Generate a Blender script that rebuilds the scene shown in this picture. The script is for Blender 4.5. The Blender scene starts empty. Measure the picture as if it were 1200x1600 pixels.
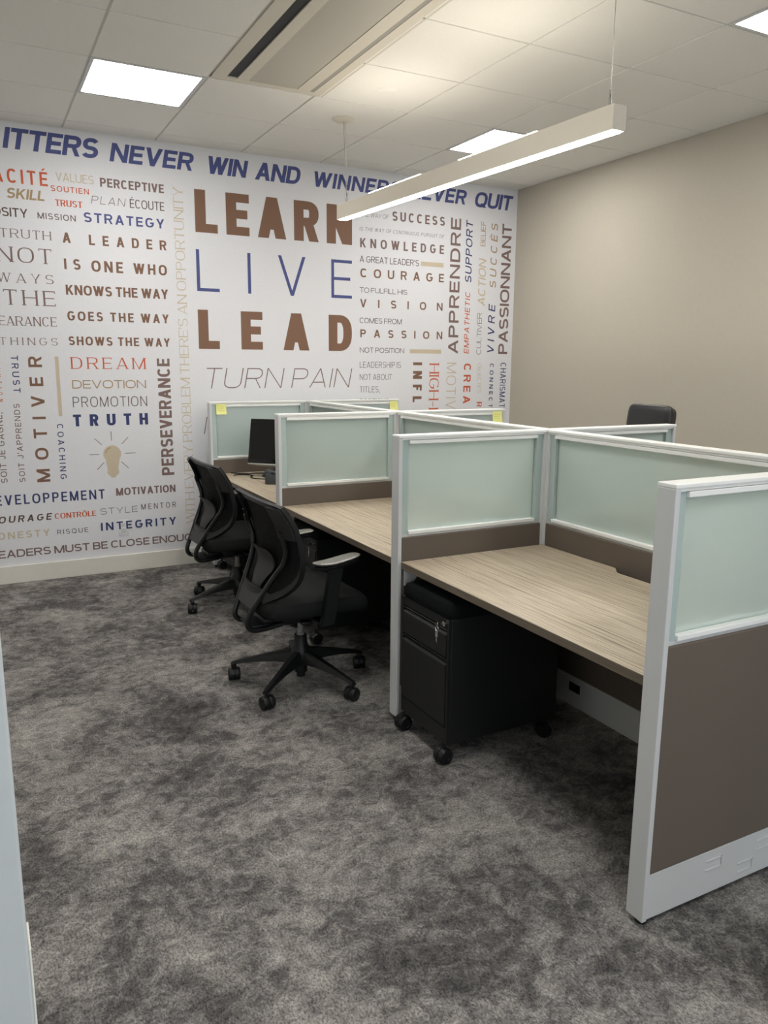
import bpy, bmesh, math, random
from mathutils import Vector, Matrix
R = math.radians
scene = bpy.context.scene
COL = scene.collection
random.seed(4)

# ---------------------------------------------------------------- camera
CAM_H = 1.5766
YAW, PITCH, ROLL, FPX = 0.4844, -0.1898, 0.0083, 1210.46
fw = Vector((math.sin(YAW)*math.cos(PITCH), math.cos(YAW)*math.cos(PITCH), math.sin(PITCH)))
rt = Vector((math.cos(YAW), -math.sin(YAW), 0))
up = rt.cross(fw)
r2 = rt*math.cos(ROLL) + up*math.sin(ROLL)
u2 = -rt*math.sin(ROLL) + up*math.cos(ROLL)
cam = bpy.data.cameras.new('camera')
cam.sensor_fit = 'VERTICAL'
cam.sensor_height = 36.0
cam.lens = FPX*36.0/1600.0
cam.clip_start = 0.02
camo = bpy.data.objects.new('camera', cam)
COL.objects.link(camo)
M = Matrix((r2, u2, -fw)).transposed().to_4x4()
M.translation = (0, 0, CAM_H)
camo.matrix_world = M
scene.camera = camo

# ---------------------------------------------------------------- light and exposure
scene.view_settings.view_transform = 'Standard'
scene.view_settings.look = 'None'
scene.view_settings.gamma = 1.0
scene.view_settings.use_curve_mapping = False
scene.view_settings.exposure = 1.2
world = bpy.data.worlds.new('world')
scene.world = world
world.use_nodes = True
wbg = world.node_tree.nodes['Background']
wbg.inputs[0].default_value = (0.76, 0.88, 1.0, 1)
wbg.inputs[1].default_value = 0.6
PANEL_E = 9.0          # square ceiling lights
LINE_DOWN_E = 14.0     # pendant, downward lens
LINE_UP_E = 10.5       # pendant, upward lens
al = bpy.data.lights.new('daylight', 'AREA')
al.shape = 'RECTANGLE'; al.size = 3.6; al.size_y = 1.7
al.energy = 13; al.color = (0.84, 0.92, 1.0)
alo = bpy.data.objects.new('daylight', al)
COL.objects.link(alo)
alo.location = (1.4, -1.95, 1.6)
alo.rotation_euler = (R(90), 0, 0)     # shines along +Y through the window behind the camera

# ---------------------------------------------------------------- materials
def srgb(r, g, b):
    f = lambda c: (c/255/12.92) if c/255 <= 0.04045 else ((c/255+0.055)/1.055)**2.4
    return (f(r), f(g), f(b), 1)
def mat(name, col, rough=0.5, metal=0.0, spec=0.5, coat=0.0):
    m = bpy.data.materials.new(name); m.use_nodes = True
    b = m.node_tree.nodes['Principled BSDF']
    b.inputs['Base Color'].default_value = col
    b.inputs['Roughness'].default_value = rough
    b.inputs['Metallic'].default_value = metal
    b.inputs['Specular IOR Level'].default_value = spec
    b.inputs['Coat Weight'].default_value = coat
    return m
def nodes(m):
    return m.node_tree.nodes, m.node_tree.links, m.node_tree.nodes['Principled BSDF']
def noise(m, scale, detail=4, rough=0.5, vec=None, dist=0.0):
    N, L, b = nodes(m)
    n = N.new('ShaderNodeTexNoise')
    n.inputs['Scale'].default_value = scale; n.inputs['Detail'].default_value = detail
    n.inputs['Roughness'].default_value = rough; n.inputs['Distortion'].default_value = dist
    if vec is not None: L.new(vec, n.inputs['Vector'])
    return n.outputs['Fac']
def coords(m, scale=(1, 1, 1), kind='Object'):
    N, L, b = nodes(m)
    t = N.new('ShaderNodeTexCoord'); mp = N.new('ShaderNodeMapping')
    mp.inputs['Scale'].default_value = scale
    L.new(t.outputs[kind], mp.inputs['Vector'])
    return mp.outputs['Vector']
def ramp(m, fac, stops):
    N, L, b = nodes(m)
    r = N.new('ShaderNodeValToRGB')
    e = r.color_ramp.elements
    while len(e) < len(stops): e.new(0.5)
    for k, (p, c) in enumerate(stops): e[k].position = p; e[k].color = c
    L.new(fac, r.inputs['Fac'])
    return r.outputs['Color']
def math_node(m, op, a, b_):
    N, L, b = nodes(m)
    n = N.new('ShaderNodeMath'); n.operation = op
    for i, v in enumerate((a, b_)):
        if isinstance(v, (int, float)): n.inputs[i].default_value = v
        else: L.new(v, n.inputs[i])
    return n.outputs[0]
def mixc(m, fac, a, c, mode='MIX'):
    N, L, b = nodes(m)
    n = N.new('ShaderNodeMix'); n.data_type = 'RGBA'; n.blend_type = mode
    for s, v in ((n.inputs[0], fac), (n.inputs[6], a), (n.inputs[7], c)):
        if isinstance(v, (int, float)): s.default_value = v
        elif isinstance(v, tuple): s.default_value = v
        else: L.new(v, s)
    return n.outputs[2]
def bump(m, h, strength=0.3, dist=0.01):
    N, L, b = nodes(m)
    n = N.new('ShaderNodeBump')
    n.inputs['Strength'].default_value = strength; n.inputs['Distance'].default_value = dist
    L.new(h, n.inputs['Height']); L.new(n.outputs['Normal'], b.inputs['Normal'])
def setc(m, out):
    N, L, b = nodes(m); L.new(out, b.inputs['Base Color'])
def grainy(name, c1, c2, scale, rough=0.8, bs=0.2, bd=0.002, spec=0.3, kind='Object'):
    m = mat(name, c1, rough, spec=spec)
    v = coords(m, kind=kind)
    f = noise(m, scale, 5, 0.6, v)
    setc(m, ramp(m, f, [(0.3, c1), (0.7, c2)]))
    bump(m, f, bs, bd)
    return m
def emit(name, col, strength):
    m = bpy.data.materials.new(name); m.use_nodes = True
    N = m.node_tree.nodes; L = m.node_tree.links
    N.remove(N['Principled BSDF'])
    e = N.new('ShaderNodeEmission'); e.inputs[0].default_value = col; e.inputs[1].default_value = strength
    L.new(e.outputs[0], N['Material Output'].inputs[0])
    return m

MT = {}
MT['mural'] = grainy('mural_paper', srgb(226, 226, 230), srgb(230, 230, 234), 60, 0.6, 0.04, 0.0005)
MT['beige'] = grainy('beige_paint', srgb(186, 179, 165), srgb(189, 182, 168), 40, 0.7, 0.05, 0.0006)
MT['white_paint'] = grainy('white_paint', srgb(236, 235, 230), srgb(240, 239, 234), 30, 0.6, 0.04, 0.0005)
MT['trim'] = grainy('trim_paint', srgb(226, 223, 214), srgb(230, 227, 218), 30, 0.4, 0.03, 0.0004)
MT['jamb'] = grainy('jamb_paint', srgb(190, 193, 193), srgb(194, 197, 197), 30, 0.5, 0.03, 0.0004)
m = mat('ceiling_tile', srgb(238, 236, 230), 0.9, spec=0.1)
v = coords(m); f = noise(m, 220, 3, 0.7, v)
setc(m, ramp(m, f, [(0.25, srgb(230, 228, 221)), (0.6, srgb(241, 239, 233))])); bump(m, f, 0.15, 0.001)
MT['tile'] = m
MT['grid'] = mat('ceiling_grid_metal', srgb(206, 203, 195), 0.5)
MT['white_metal'] = mat('white_powder_coat', srgb(208, 209, 210), 0.42)
MT['alu'] = mat('satin_white_aluminium', srgb(244, 245, 243), 0.34)
MT['vent_white'] = mat('vent_white', srgb(214, 208, 192), 0.5)
MT['vent_dark'] = mat('vent_slot_dark', srgb(14, 14, 14), 0.6)
MT['vent_grey'] = mat('vent_slot_grey', srgb(160, 156, 148), 0.6)
m = mat('perforated_metal', srgb(170, 164, 150), 0.55)
N, L, b = nodes(m); v = coords(m, (190, 190, 190))
vo = N.new('ShaderNodeTexVoronoi'); vo.inputs['Randomness'].default_value = 0.0; vo.inputs['Scale'].default_value = 1.0
L.new(v, vo.inputs['Vector'])
setc(m, ramp(m, vo.outputs['Distance'], [(0.24, srgb(92, 90, 84)), (0.42, srgb(188, 184, 172))]))
MT['perf'] = m
MT['fabric'] = grainy('taupe_panel_fabric', srgb(102, 92, 84), srgb(112, 102, 94), 700, 0.9, 0.25, 0.0006, 0.15)
# frosted glass
m = bpy.data.materials.new('frosted_glass'); m.use_nodes = True
N = m.node_tree.nodes; L = m.node_tree.links; b = N['Principled BSDF']
b.inputs['Base Color'].default_value = srgb(244, 254, 251)
b.inputs['Roughness'].default_value = 0.5; b.inputs['IOR'].default_value = 1.2
b.inputs['Transmission Weight'].default_value = 1.0
di = N.new('ShaderNodeBsdfDiffuse'); di.inputs[0].default_value = srgb(233, 248, 243)
tr = N.new('ShaderNodeBsdfTranslucent'); tr.inputs[0].default_value = srgb(245, 255, 252)
m1 = N.new('ShaderNodeMixShader'); m1.inputs[0].default_value = 0.6
L.new(di.outputs[0], m1.inputs[1]); L.new(tr.outputs[0], m1.inputs[2])
m2 = N.new('ShaderNodeMixShader'); m2.inputs[0].default_value = 0.5
L.new(m1.outputs[0], m2.inputs[1]); L.new(b.outputs[0], m2.inputs[2])
gl = N.new('ShaderNodeBsdfGlossy'); gl.inputs[1].default_value = 0.12
fr = N.new('ShaderNodeFresnel'); fr.inputs[0].default_value = 1.35
m3 = N.new('ShaderNodeMixShader'); L.new(fr.outputs[0], m3.inputs[0])
L.new(m2.outputs[0], m3.inputs[1]); L.new(gl.outputs[0], m3.inputs[2])
L.new(m3.outputs[0], N['Material Output'].inputs[0])
MT['frost'] = m
m = mat('teal_glass_edge', srgb(212, 230, 228), 0.12, spec=0.6)
N, L, b = nodes(m); b.inputs['Transmission Weight'].default_value = 0.35
MT['edge_glass'] = m
# worktop laminate: fine lines running along the bench
m = mat('woodgrain_laminate', srgb(178, 160, 134), 0.42)
v = coords(m, (34, 0.32, 34))
f1 = noise(m, 5.0, 6, 0.65, v)
v2 = coords(m, (120, 1.6, 120)); f2 = noise(m, 4.0, 3, 0.6, v2)
c = ramp(m, f1, [(0.34, srgb(126, 109, 90)), (0.43, srgb(172, 158, 138)), (0.54, srgb(202, 189, 168)), (0.66, srgb(178, 164, 143))])
c2 = ramp(m, f2, [(0.36, srgb(140, 124, 104)), (0.5, srgb(255, 255, 255))])
setc(m, mixc(m, 0.55, c, c2, 'MULTIPLY'))
MT['wood'] = m
m = mat('worktop_edge', srgb(112, 101, 86), 0.5)
v = coords(m, (3, 1.2, 120)); f = noise(m, 4, 4, 0.6, v)
setc(m, ramp(m, f, [(0.3, srgb(92, 82, 70)), (0.7, srgb(120, 109, 93))]))
MT['wood_edge'] = m
# carpet
m = mat('grey_carpet', srgb(96, 92, 90), 0.95, spec=0.1)
v = coords(m)
big = noise(m, 2.3, 9, 0.70, v, 0.5)
mid = noise(m, 17, 9, 0.80, v, 0.7)
v3 = coords(m, (1, 0.6, 1)); fine = noise(m, 170, 5, 0.8, v3)
vf = noise(m, 620, 2, 0.6, v)
a = math_node(m, 'ADD', math_node(m, 'MULTIPLY', big, 0.50), math_node(m, 'MULTIPLY', mid, 0.50))
base = ramp(m, a, [(0.37, srgb(82, 80, 81)), (0.455, srgb(126, 123, 122)), (0.52, srgb(174, 170, 167)), (0.60, srgb(214, 209, 203))])
sp = ramp(m, fine, [(0.36, srgb(92, 91, 92)), (0.49, srgb(206, 205, 203)), (0.60, srgb(255, 255, 255))])
base = mixc(m, 0.85, base, sp, 'MULTIPLY')
sp2 = ramp(m, vf, [(0.36, srgb(120, 120, 120)), (0.58, srgb(255, 255, 255))])
base = mixc(m, 0.6, base, sp2, 'MULTIPLY')
setc(m, base); bump(m, fine, 0.5, 0.004)
MT['carpet'] = m
MT['black_plastic'] = grainy('black_plastic', srgb(19, 20, 21), srgb(23, 24, 25), 500, 0.42, 0.05, 0.0002, 0.4)
MT['dark_plastic'] = grainy('charcoal_plastic', srgb(40, 40, 40), srgb(44, 44, 44), 400, 0.5, 0.05, 0.0002, 0.4)
MT['tube_black'] = mat('black_tube', srgb(20, 21, 22), 0.3, spec=0.5)
MT['seat_cloth'] = grainy('charcoal_seat_cloth', srgb(30, 31, 31), srgb(40, 41, 40), 600, 0.95, 0.3, 0.0008, 0.1)
MT['arm_pad'] = grainy('grey_arm_pad', srgb(110, 108, 104), srgb(118, 116, 111), 200, 0.28, 0.03, 0.0003, 0.6)
MT['black_steel'] = grainy('black_steel', srgb(24, 25, 25), srgb(27, 28, 28), 600, 0.5, 0.08, 0.0003, 0.4)
MT['cushion'] = grainy('black_cushion_cloth', srgb(17, 19, 20), srgb(24, 26, 27), 600, 0.95, 0.3, 0.0008, 0.1)
MT['chrome'] = mat('chrome', srgb(215, 215, 212), 0.16, 1.0)
MT['steel_wire'] = mat('steel_wire', srgb(120, 118, 112), 0.35, 0.8)
MT['wire_white'] = mat('pale_cord', srgb(190, 184, 172), 0.5)
MT['leather'] = grainy('black_leather', srgb(30, 30, 31), srgb(36, 36, 37), 90, 0.36, 0.2, 0.002, 0.5)
MT['note'] = grainy('yellow_paper', srgb(236, 236, 150), srgb(240, 240, 160), 60, 0.8, 0.03, 0.0005, 0.1)
MT['pencil'] = mat('pencil_line', srgb(206, 204, 112), 0.9)
MT['screen'] = mat('screen_black', srgb(20, 20, 20), 0.35, spec=0.3)
MT['bezel'] = mat('gloss_black', srgb(12, 12, 13), 0.2)
MT['silver'] = mat('silver_plastic', srgb(150, 148, 142), 0.35, 0.2)
MT['phone'] = mat('phone_grey', srgb(66, 70, 74), 0.45)
MT['outlet'] = mat('outlet_white', srgb(232, 232, 234), 0.35)
MT['black'] = mat('black_rubber', srgb(14, 14, 14), 0.6)
MT['housing'] = grainy('pendant_white', srgb(206, 198, 184), srgb(210, 202, 188), 200, 0.45, 0.03, 0.0002)
# mesh cloth of the chair backs: a woven net one can half see through
m = mat('net_cloth', srgb(26, 27, 27), 0.8, spec=0.15)
N, L, b = nodes(m); v = coords(m, (260, 260, 260))
vo = N.new('ShaderNodeTexVoronoi'); vo.inputs['Randomness'].default_value = 0.15; vo.inputs['Scale'].default_value = 1.0
L.new(v, vo.inputs['Vector'])
L.new(ramp(m, vo.outputs['Distance'], [(0.2, (0.0, 0.0, 0.0, 1)), (0.42, (1, 1, 1, 1))]), b.inputs['Alpha'])
MT['net'] = m
MT['led'] = emit('led_panel', (1.0, 0.97, 0.92, 1), PANEL_E)
MT['line_down'] = emit('led_line_down', (1.0, 0.94, 0.85, 1), LINE_DOWN_E)
MT['line_up'] = emit('led_line_up', (1.0, 0.91, 0.77, 1), LINE_UP_E)
INK = dict(blue=srgb(80, 88, 140), brown=srgb(130, 98, 80), dbrown=srgb(94, 76, 66), mauve=srgb(128, 106, 102),
           tan=srgb(206, 192, 168), gold=srgb(172, 146, 112), red=srgb(206, 98, 64), navy=srgb(58, 68, 112), gray=srgb(112, 100, 98))
for k in INK: MT['ink_'+k] = mat('ink_'+k, INK[k], 0.6, spec=0.3)

# ---------------------------------------------------------------- helpers
def BM(): return bmesh.new()
def merge(dst, src, mi=0):
    me = bpy.data.meshes.new('t'); src.to_mesh(me); src.free()
    n0 = len(dst.faces)
    dst.from_mesh(me); bpy.data.meshes.remove(me)
    dst.faces.ensure_lookup_table()
    for f in dst.faces[n0:]: f.material_index = mi
def box(bm, x0, x1, y0, y1, z0, z1, bev=0.0, seg=2, mi=0, mtx=None):
    t = bmesh.new()
    vs = [t.verts.new((x, y, z)) for x in (x0, x1) for y in (y0, y1) for z in (z0, z1)]
    for q in ((0, 1, 3, 2), (4, 6, 7, 5), (0, 4, 5, 1), (2, 3, 7, 6), (0, 2, 6, 4), (1, 5, 7, 3)):
        t.faces.new([vs[i] for i in q])
    bmesh.ops.recalc_face_normals(t, faces=t.faces)
    if bev > 0: bmesh.ops.bevel(t, geom=t.edges[:], offset=bev, segments=seg, profile=0.5, affect='EDGES')
    if mtx is not None: bmesh.ops.transform(t, matrix=mtx, verts=t.verts)
    merge(bm, t, mi)
def loft(bm, rings, cap=True, mi=0, closed=True):
    t = bmesh.new()
    V = [[t.verts.new(p) for p in r] for r in rings]
    n = len(V[0])
    for a, b in zip(V, V[1:]):
        for i in range(n if closed else n-1):
            j = (i+1) % n
            t.faces.new((a[i], a[j], b[j], b[i]))
    if cap and closed:
        t.faces.new(V[0][::-1]); t.faces.new(V[-1])
    bmesh.ops.recalc_face_normals(t, faces=t.faces)
    merge(bm, t, mi)
def tube(bm, pts, r, n=10, mi=0, flat=1.0):
    pts = [Vector(p) for p in pts]
    rings = []; prev = None
    rr = r if isinstance(r, (list, tuple)) else [r]*len(pts)
    for i, p in enumerate(pts):
        d = (pts[min(i+1, len(pts)-1)] - pts[max(i-1, 0)]).normalized()
        if prev is None:
            a = Vector((0, 0, 1)) if abs(d.z) < 0.9 else Vector((1, 0, 0))
            s = d.cross(a).normalized()
        else:
            s = (prev - d*prev.dot(d)).normalized()
        prev = s; t = d.cross(s)
        rings.append([p + s*rr[i]*math.cos(2*math.pi*k/n) + t*rr[i]*flat*math.sin(2*math.pi*k/n) for k in range(n)])
    loft(bm, rings, True, mi)
def smooth_path(pts, sub=6):
    P = [Vector(p) for p in pts]; out = []
    for i in range(len(P)-1):
        p0 = P[max(i-1, 0)]; p1 = P[i]; p2 = P[i+1]; p3 = P[min(i+2, len(P)-1)]
        for k in range(sub):
            t = k/sub
            out.append(0.5*((2*p1)+(p2-p0)*t+(2*p0-5*p1+4*p2-p3)*t*t+(3*p1-p0-3*p2+p3)*t**3))
    out.append(P[-1]); return out
def cyl(bm, p0, p1, r0, r1=None, n=24, mi=0):
    r1 = r0 if r1 is None else r1
    tube(bm, [p0, p1], [r0, r1], n, mi)
def lathe(bm, prof, n=28, mi=0, c=(0, 0, 0)):
    loft(bm, [[(c[0]+r*math.cos(2*math.pi*k/n), c[1]+r*math.sin(2*math.pi*k/n), c[2]+z) for k in range(n)] for r, z in prof], True, mi)
def prism(bm, poly, z0, z1, mi=0, bev=0.0, plane='xy'):
    t = bmesh.new()
    f = {'xy': lambda a, b, c: (a, b, c), 'xz': lambda a, b, c: (a, c, b), 'yz': lambda a, b, c: (c, a, b)}[plane]
    lo = [t.verts.new(f(a, b, z0)) for a, b in poly]; hi = [t.verts.new(f(a, b, z1)) for a, b in poly]
    n = len(poly)
    for i in range(n): t.faces.new((lo[i], lo[(i+1) % n], hi[(i+1) % n], hi[i]))
    t.faces.new(lo[::-1]); t.faces.new(hi)
    bmesh.ops.recalc_face_normals(t, faces=t.faces)
    if bev: bmesh.ops.bevel(t, geom=t.edges[:], offset=bev, segments=2, profile=0.5, affect='EDGES')
    merge(bm, t, mi)
def obj(name, bm, mats, parent=None, smooth=False, origin=None):
    """links a bmesh as one object; world-coordinate shapes are moved into the parent's frame via origin"""
    if origin is not None: bmesh.ops.translate(bm, verts=bm.verts, vec=-Vector(origin))
    me = bpy.data.meshes.new(name); bm.to_mesh(me); bm.free()
    for k in (mats if isinstance(mats, (list, tuple)) else [mats]): me.materials.append(MT[k])
    if smooth:
        me.polygons.foreach_set('use_smooth', [True]*len(me.polygons))
        me.set_sharp_from_angle(angle=R(38))
    o = bpy.data.objects.new(name, me); COL.objects.link(o)
    if parent is not None: o.parent = parent
    elif origin is not None: o.location = origin
    return o
def tag(o, label, cat, group=None):
    o['label'] = label; o['category'] = cat
    if group: o['group'] = group
    return o
def thing(name, label, cat, loc=(0, 0, 0), rz=0.0, group=None):
    o = bpy.data.objects.new(name, None); COL.objects.link(o)
    o.empty_display_size = 0.1
    o.location = loc; o.rotation_euler = (0, 0, rz)
    return tag(o, label, cat, group)
def struct(name, bm, mats, smooth=False):
    o = obj(name, bm, mats, None, smooth); o['kind'] = 'structure'; return o
def copy_tree(root, loc, rz, label, group=None):
    r = root.copy(); COL.objects.link(r); r.location = loc; r.rotation_euler = (0, 0, rz); r['label'] = label
    if group: r['group'] = group
    for ch in list(root.children):
        c = ch.copy(); COL.objects.link(c); c.parent = r
        for g in list(ch.children):
            d = g.copy(); COL.objects.link(d); d.parent = c
    return r

# ---------------------------------------------------------------- room
D, RX, H = 5.9994, 4.4924, 3.1175
LX, FY = -1.6, -1.7
bm = BM(); box(bm, LX-0.1, RX+0.1, FY-0.1, D+0.1, -0.1, 0.0); struct('floor', bm, 'carpet')
bm = BM(); box(bm, LX-0.1, RX+0.1, D, D+0.1, -0.1, H+0.1)
wall_back = struct('wall_back', bm, 'mural')
bm = BM(); box(bm, RX, RX+0.1, FY-0.1, D, -0.1, H+0.1); struct('wall_right', bm, 'beige')
bm = BM(); box(bm, LX-0.1, LX, FY-0.1, D, -0.1, H+0.1); struct('wall_left', bm, 'white_paint')
bm = BM()
WX0, WX1, WZ0, WZ1 = -0.5, 3.3, 0.7, 2.5
box(bm, LX, WX0, FY-0.1, FY, 0, H+0.1); box(bm, WX1, RX, FY-0.1, FY, 0, H+0.1)
box(bm, WX0, WX1, FY-0.1, FY, 0, WZ0); box(bm, WX0, WX1, FY-0.1, FY, WZ1, H+0.1)
struct('wall_front', bm, 'white_paint')
bm = BM()
for x in (WX0, (WX0+WX1)/2-0.025, WX1-0.05): box(bm, x, x+0.05, FY-0.08, FY-0.02, WZ0, WZ1, 0.004)
for z in (WZ0, WZ1-0.05): box(bm, WX0, WX1, FY-0.078, FY-0.022, z, z+0.05, 0.004)
struct('window_1', bm, 'trim')
bm = BM(); box(bm, LX, RX, D-0.016, D, 0, 0.129, 0.004); struct('baseboard_back', bm, 'trim')
bm = BM(); box(bm, RX-0.016, RX, FY, D-0.016, 0, 0.129, 0.004); struct('baseboard_right', bm, 'trim')
# door frame the photographer stands in: left jamb, right jamb, head
bm = BM()
JY0, JY1 = 0.80, 0.90
box(bm, -0.16, 0.0045, JY0, JY1, 0, 2.5, 0.003)
box(bm, 1.62, 1.78, JY0, JY1, 0, 2.5, 0.003)
box(bm, -0.16, 1.78, JY0, JY1, 2.5, 2.62, 0.003)
dj = struct('door_1', bm, 'jamb')
bm = BM(); box(bm, 0.0045, 0.0070, JY0+0.012, JY0+0.06, 0.0, 0.96, 0.001)  # sliver of light reflected at the jamb edge, modelled as a cream strip
obj('jamb_glint', bm, 'trim', dj)

# ceiling: slab with the hanging grid, tiles between
GX = [LX, -1.2, -0.585, 0.045, 0.672, 1.288, 1.918, 2.555, 3.21, 3.86, RX]
GY = [FY, -1.52, -0.91, -0.30, 0.31, 0.92, 1.53, 2.14, 2.75, 3.36, 3.975, 4.58, 5.19, 5.80, D]
LIGHTS = {(4, 11), (8, 11), (8, 7), (4, 7), (4, 3), (8, 3)}
VENT = {(5, j) for j in range(6, 11)}
bm = BM(); box(bm, LX-0.1, RX+0.1, FY-0.1, D+0.1, H+0.012, H+0.1)
ceil = struct('ceiling', bm, 'grid')
bm = BM()
for i in range(len(GX)-1):
    for j in range(len(GY)-1):
        if (i, j) in LIGHTS or (i, j) in VENT: continue
        g = 0.006
        box(bm, GX[i]+(g if i else 0), GX[i+1]-(g if i < len(GX)-2 else 0), GY[j]+(g if j else 0), GY[j+1]-(g if j < len(GY)-2 else 0), H, H+0.011, 0.002, 1)
obj('ceiling_tiles', bm, 'tile', ceil)
bm = BM()
for x in GX[1:-1]: box(bm, x-0.007, x+0.007, FY, D, H+0.006, H+0.0119)
for y in GY[1:-1]: box(bm, LX, RX, y-0.007, y+0.007, H+0.0062, H+0.0119)
obj('ceiling_grid', bm, 'grid', ceil)
LABELS = {(4, 11): 'square flat ceiling light left of the long vent, near the lettered wall',
          (8, 11): 'square flat ceiling light half hidden above the hanging linear lamp',
          (8, 7): 'square flat ceiling light at the upper right edge of the photo',
          (4, 7): 'square flat ceiling light left of the vent, just above the top of the photo',
          (4, 3): 'square flat ceiling light behind the camera, in the left row',
          (8, 3): 'square flat ceiling light behind the camera, in the right row'}
def ceiling_light(i, j):
    x0, x1, y0, y1 = GX[i]+0.006, GX[i+1]-0.006, GY[j]+0.006, GY[j+1]-0.006
    c = ((x0+x1)/2, (y0+y1)/2, H)
    t = thing('ceiling_light', LABELS[(i, j)], 'ceiling light', c, 0, 'square ceiling lights')
    hx, hy = (x1-x0)/2, (y1-y0)/2; w = 0.02
    bm = BM()
    box(bm, -hx, hx, -hy, -hy+w, 0, 0.011); box(bm, -hx, hx, hy-w, hy, 0, 0.011)
    box(bm, -hx, -hx+w, -hy+w, hy-w, 0, 0.011); box(bm, hx-w, hx, -hy+w, hy-w, 0, 0.011)
    obj('frame', bm, 'white_metal', t)
    bm = BM(); box(bm, -hx+w, hx-w, -hy+w, hy-w, 0.003, 0.010); obj('diffuser', bm, 'led', t)
for ij in sorted(LIGHTS): ceiling_light(*ij)

# long air vent in the ceiling
VX0, VX1, VY0, VY1 = 1.296, 1.962, 1.53, 4.570
vo_ = (1.62, 3.0, H)
vent = thing('ceiling_vent', 'long ceiling air vent with dark slot and perforated centre panel', 'air vent', vo_)
bm = BM()
VS = [VX0, 1.374, 1.436, 1.500, 1.790, 1.866, 1.892, VX1-0.016]
for a, b in ((0, 1), (2, 3), (4, 5), (6, 7)): box(bm, VS[a], VS[b], VY0, VY1-0.008, H-0.001, H+0.010)
box(bm, VS[0], VS[7], VY1-0.055, VY1-0.008, H-0.0012, H+0.010)
box(bm, VX1-0.004, VX1+0.006, VY0, VY1, H-0.001, H+0.010)
obj('frame', bm, 'vent_white', vent, origin=vo_)
bm = BM(); box(bm, VS[1], VS[2], VY0, VY1-0.055, H+0.006, H+0.0105); obj('supply_slot', bm, 'vent_dark', vent, origin=vo_)
bm = BM(); box(bm, VS[3], VS[4], VY0, VY1-0.04, H+0.002, H+0.009); obj('perforated_panel', bm, 'perf', vent, origin=vo_)
bm = BM(); box(bm, VS[5], VS[6], VY0, VY1-0.055, H+0.001, H+0.0105); obj('return_slot', bm, 'vent_grey', vent, origin=vo_)
bm = BM(); box(bm, VX1-0.016, VX1-0.004, VY0, VY1, H+0.006, H+0.0105); box(bm, VX0, VX1-0.004, VY1-0.008, VY1-0.003, H+0.006, H+0.0105)
obj('shadow_gap', bm, 'vent_dark', vent, origin=vo_)
bm = BM(); lathe(bm, [(0.0001, -0.004), (0.052, -0.004), (0.056, -0.0015), (0.056, 0.0)], 40)
sp = obj('sprinkler_cover', bm, 'tile', None, True); sp.location = (2.25, 4.287, H)
tag(sp, 'small round white sprinkler cover plate on the ceiling tile', 'sprinkler')

# ---------------------------------------------------------------- mural lettering, printed on the back wall
GL = {}
def arc(cx, cy, rx, ry, a0, a1, n=14, p=2.5):
    out = []
    for k in range(n+1):
        a = R(a0+(a1-a0)*k/n); c, s = math.cos(a), math.sin(a)
        out.append((cx+rx*math.copysign(abs(c)**(2/p), c), cy+ry*math.copysign(abs(s)**(2/p), s)))
    return out
v_ = lambda x, a=0, b=1: ('v', x, a, b)
h_ = lambda y, a=0, b=1: ('h', y, a, b)
d_ = lambda x0, y0, x1, y1: ('d', x0, y0, x1, y1)
c_ = lambda pts, cl=False: ('c', pts, cl)
GL['A'] = (.74, [d_(0, 0, .5, 1), d_(1, 0, .5, 1), h_(.27, .2, .8)])
GL['B'] = (.66, [v_(0), c_([(0, 1)]+arc(.55, .76, .40, .24, 90, -90)+[(0, .52)]), c_([(0, .52)]+arc(.55, .26, .45, .26, 90, -90)+[(0, 0)])])
GL['C'] = (.70, [c_(arc(.5, .5, .5, .5, 42, 318, 28))])
GL['D'] = (.70, [v_(0), c_([(0, 1)]+arc(.42, .5, .58, .5, 90, -90, 20)+[(0, 0)])])
GL['E'] = (.58, [v_(0), h_(1), h_(.51, 0, .92), h_(0)])
GL['F'] = (.55, [v_(0), h_(1), h_(.50, 0, .90)])
GL['G'] = (.74, [c_(arc(.5, .5, .5, .5, 42, 360, 30)), h_(.46, .55, 1)])
GL['H'] = (.70, [v_(0), v_(1), h_(.51)])
GL['I'] = (.0, [v_(.5)])
GL['J'] = (.50, [c_([(1, 1), (1, .4)]+arc(.5, .3, .5, .3, 0, -170))])
GL['K'] = (.70, [v_(0), d_(0, .36, .96, 1) if False else ('d', .06, .36, .97, 1), ('d', 1, 0, .36, .60)])
GL['L'] = (.54, [v_(0), h_(0)])
GL['M'] = (.86, [v_(0), v_(1), d_(0, 1, .5, 0), d_(1, 1, .5, 0)])
GL['N'] = (.72, [v_(0), v_(1), d_(0, 1, 1, 0)])
GL['O'] = (.78, [c_(arc(.5, .5, .5, .5, 0, 360, 36)[:-1], True)])
GL['P'] = (.64, [v_(0), c_([(0, 1)]+arc(.55, .73, .45, .27, 90, -90)+[(0, .46)])])
GL['Q'] = (.78, GL['O'][1]+[('d', 1.02, 0, .62, .27)])
GL['R'] = (.68, [v_(0), c_([(0, 1)]+arc(.55, .74, .43, .26, 90, -90)+[(0, .48)]), ('d', 1, 0, .58, .5)])
GL['S'] = (.64, [c_(arc(.5, .75, .47, .25, 25, 250, 20, 2.3)+arc(.5, .25, .5, .25, 80, -155, 20, 2.3))])
GL['T'] = (.62, [v_(.5), h_(1)])
GL['U'] = (.70, [c_([(0, 1.12), (0, .4)]+arc(.5, .32, .5, .32, 180, 360, 16)+[(1, .4), (1, 1.12)])])
GL['V'] = (.72, [d_(0, 1, .5, 0), d_(1, 1, .5, 0)])
GL['W'] = (1.04, [d_(0, 1, .26, 0), d_(.5, 1, .26, 0), d_(.5, 1, .74, 0), d_(1, 1, .74, 0)])
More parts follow.
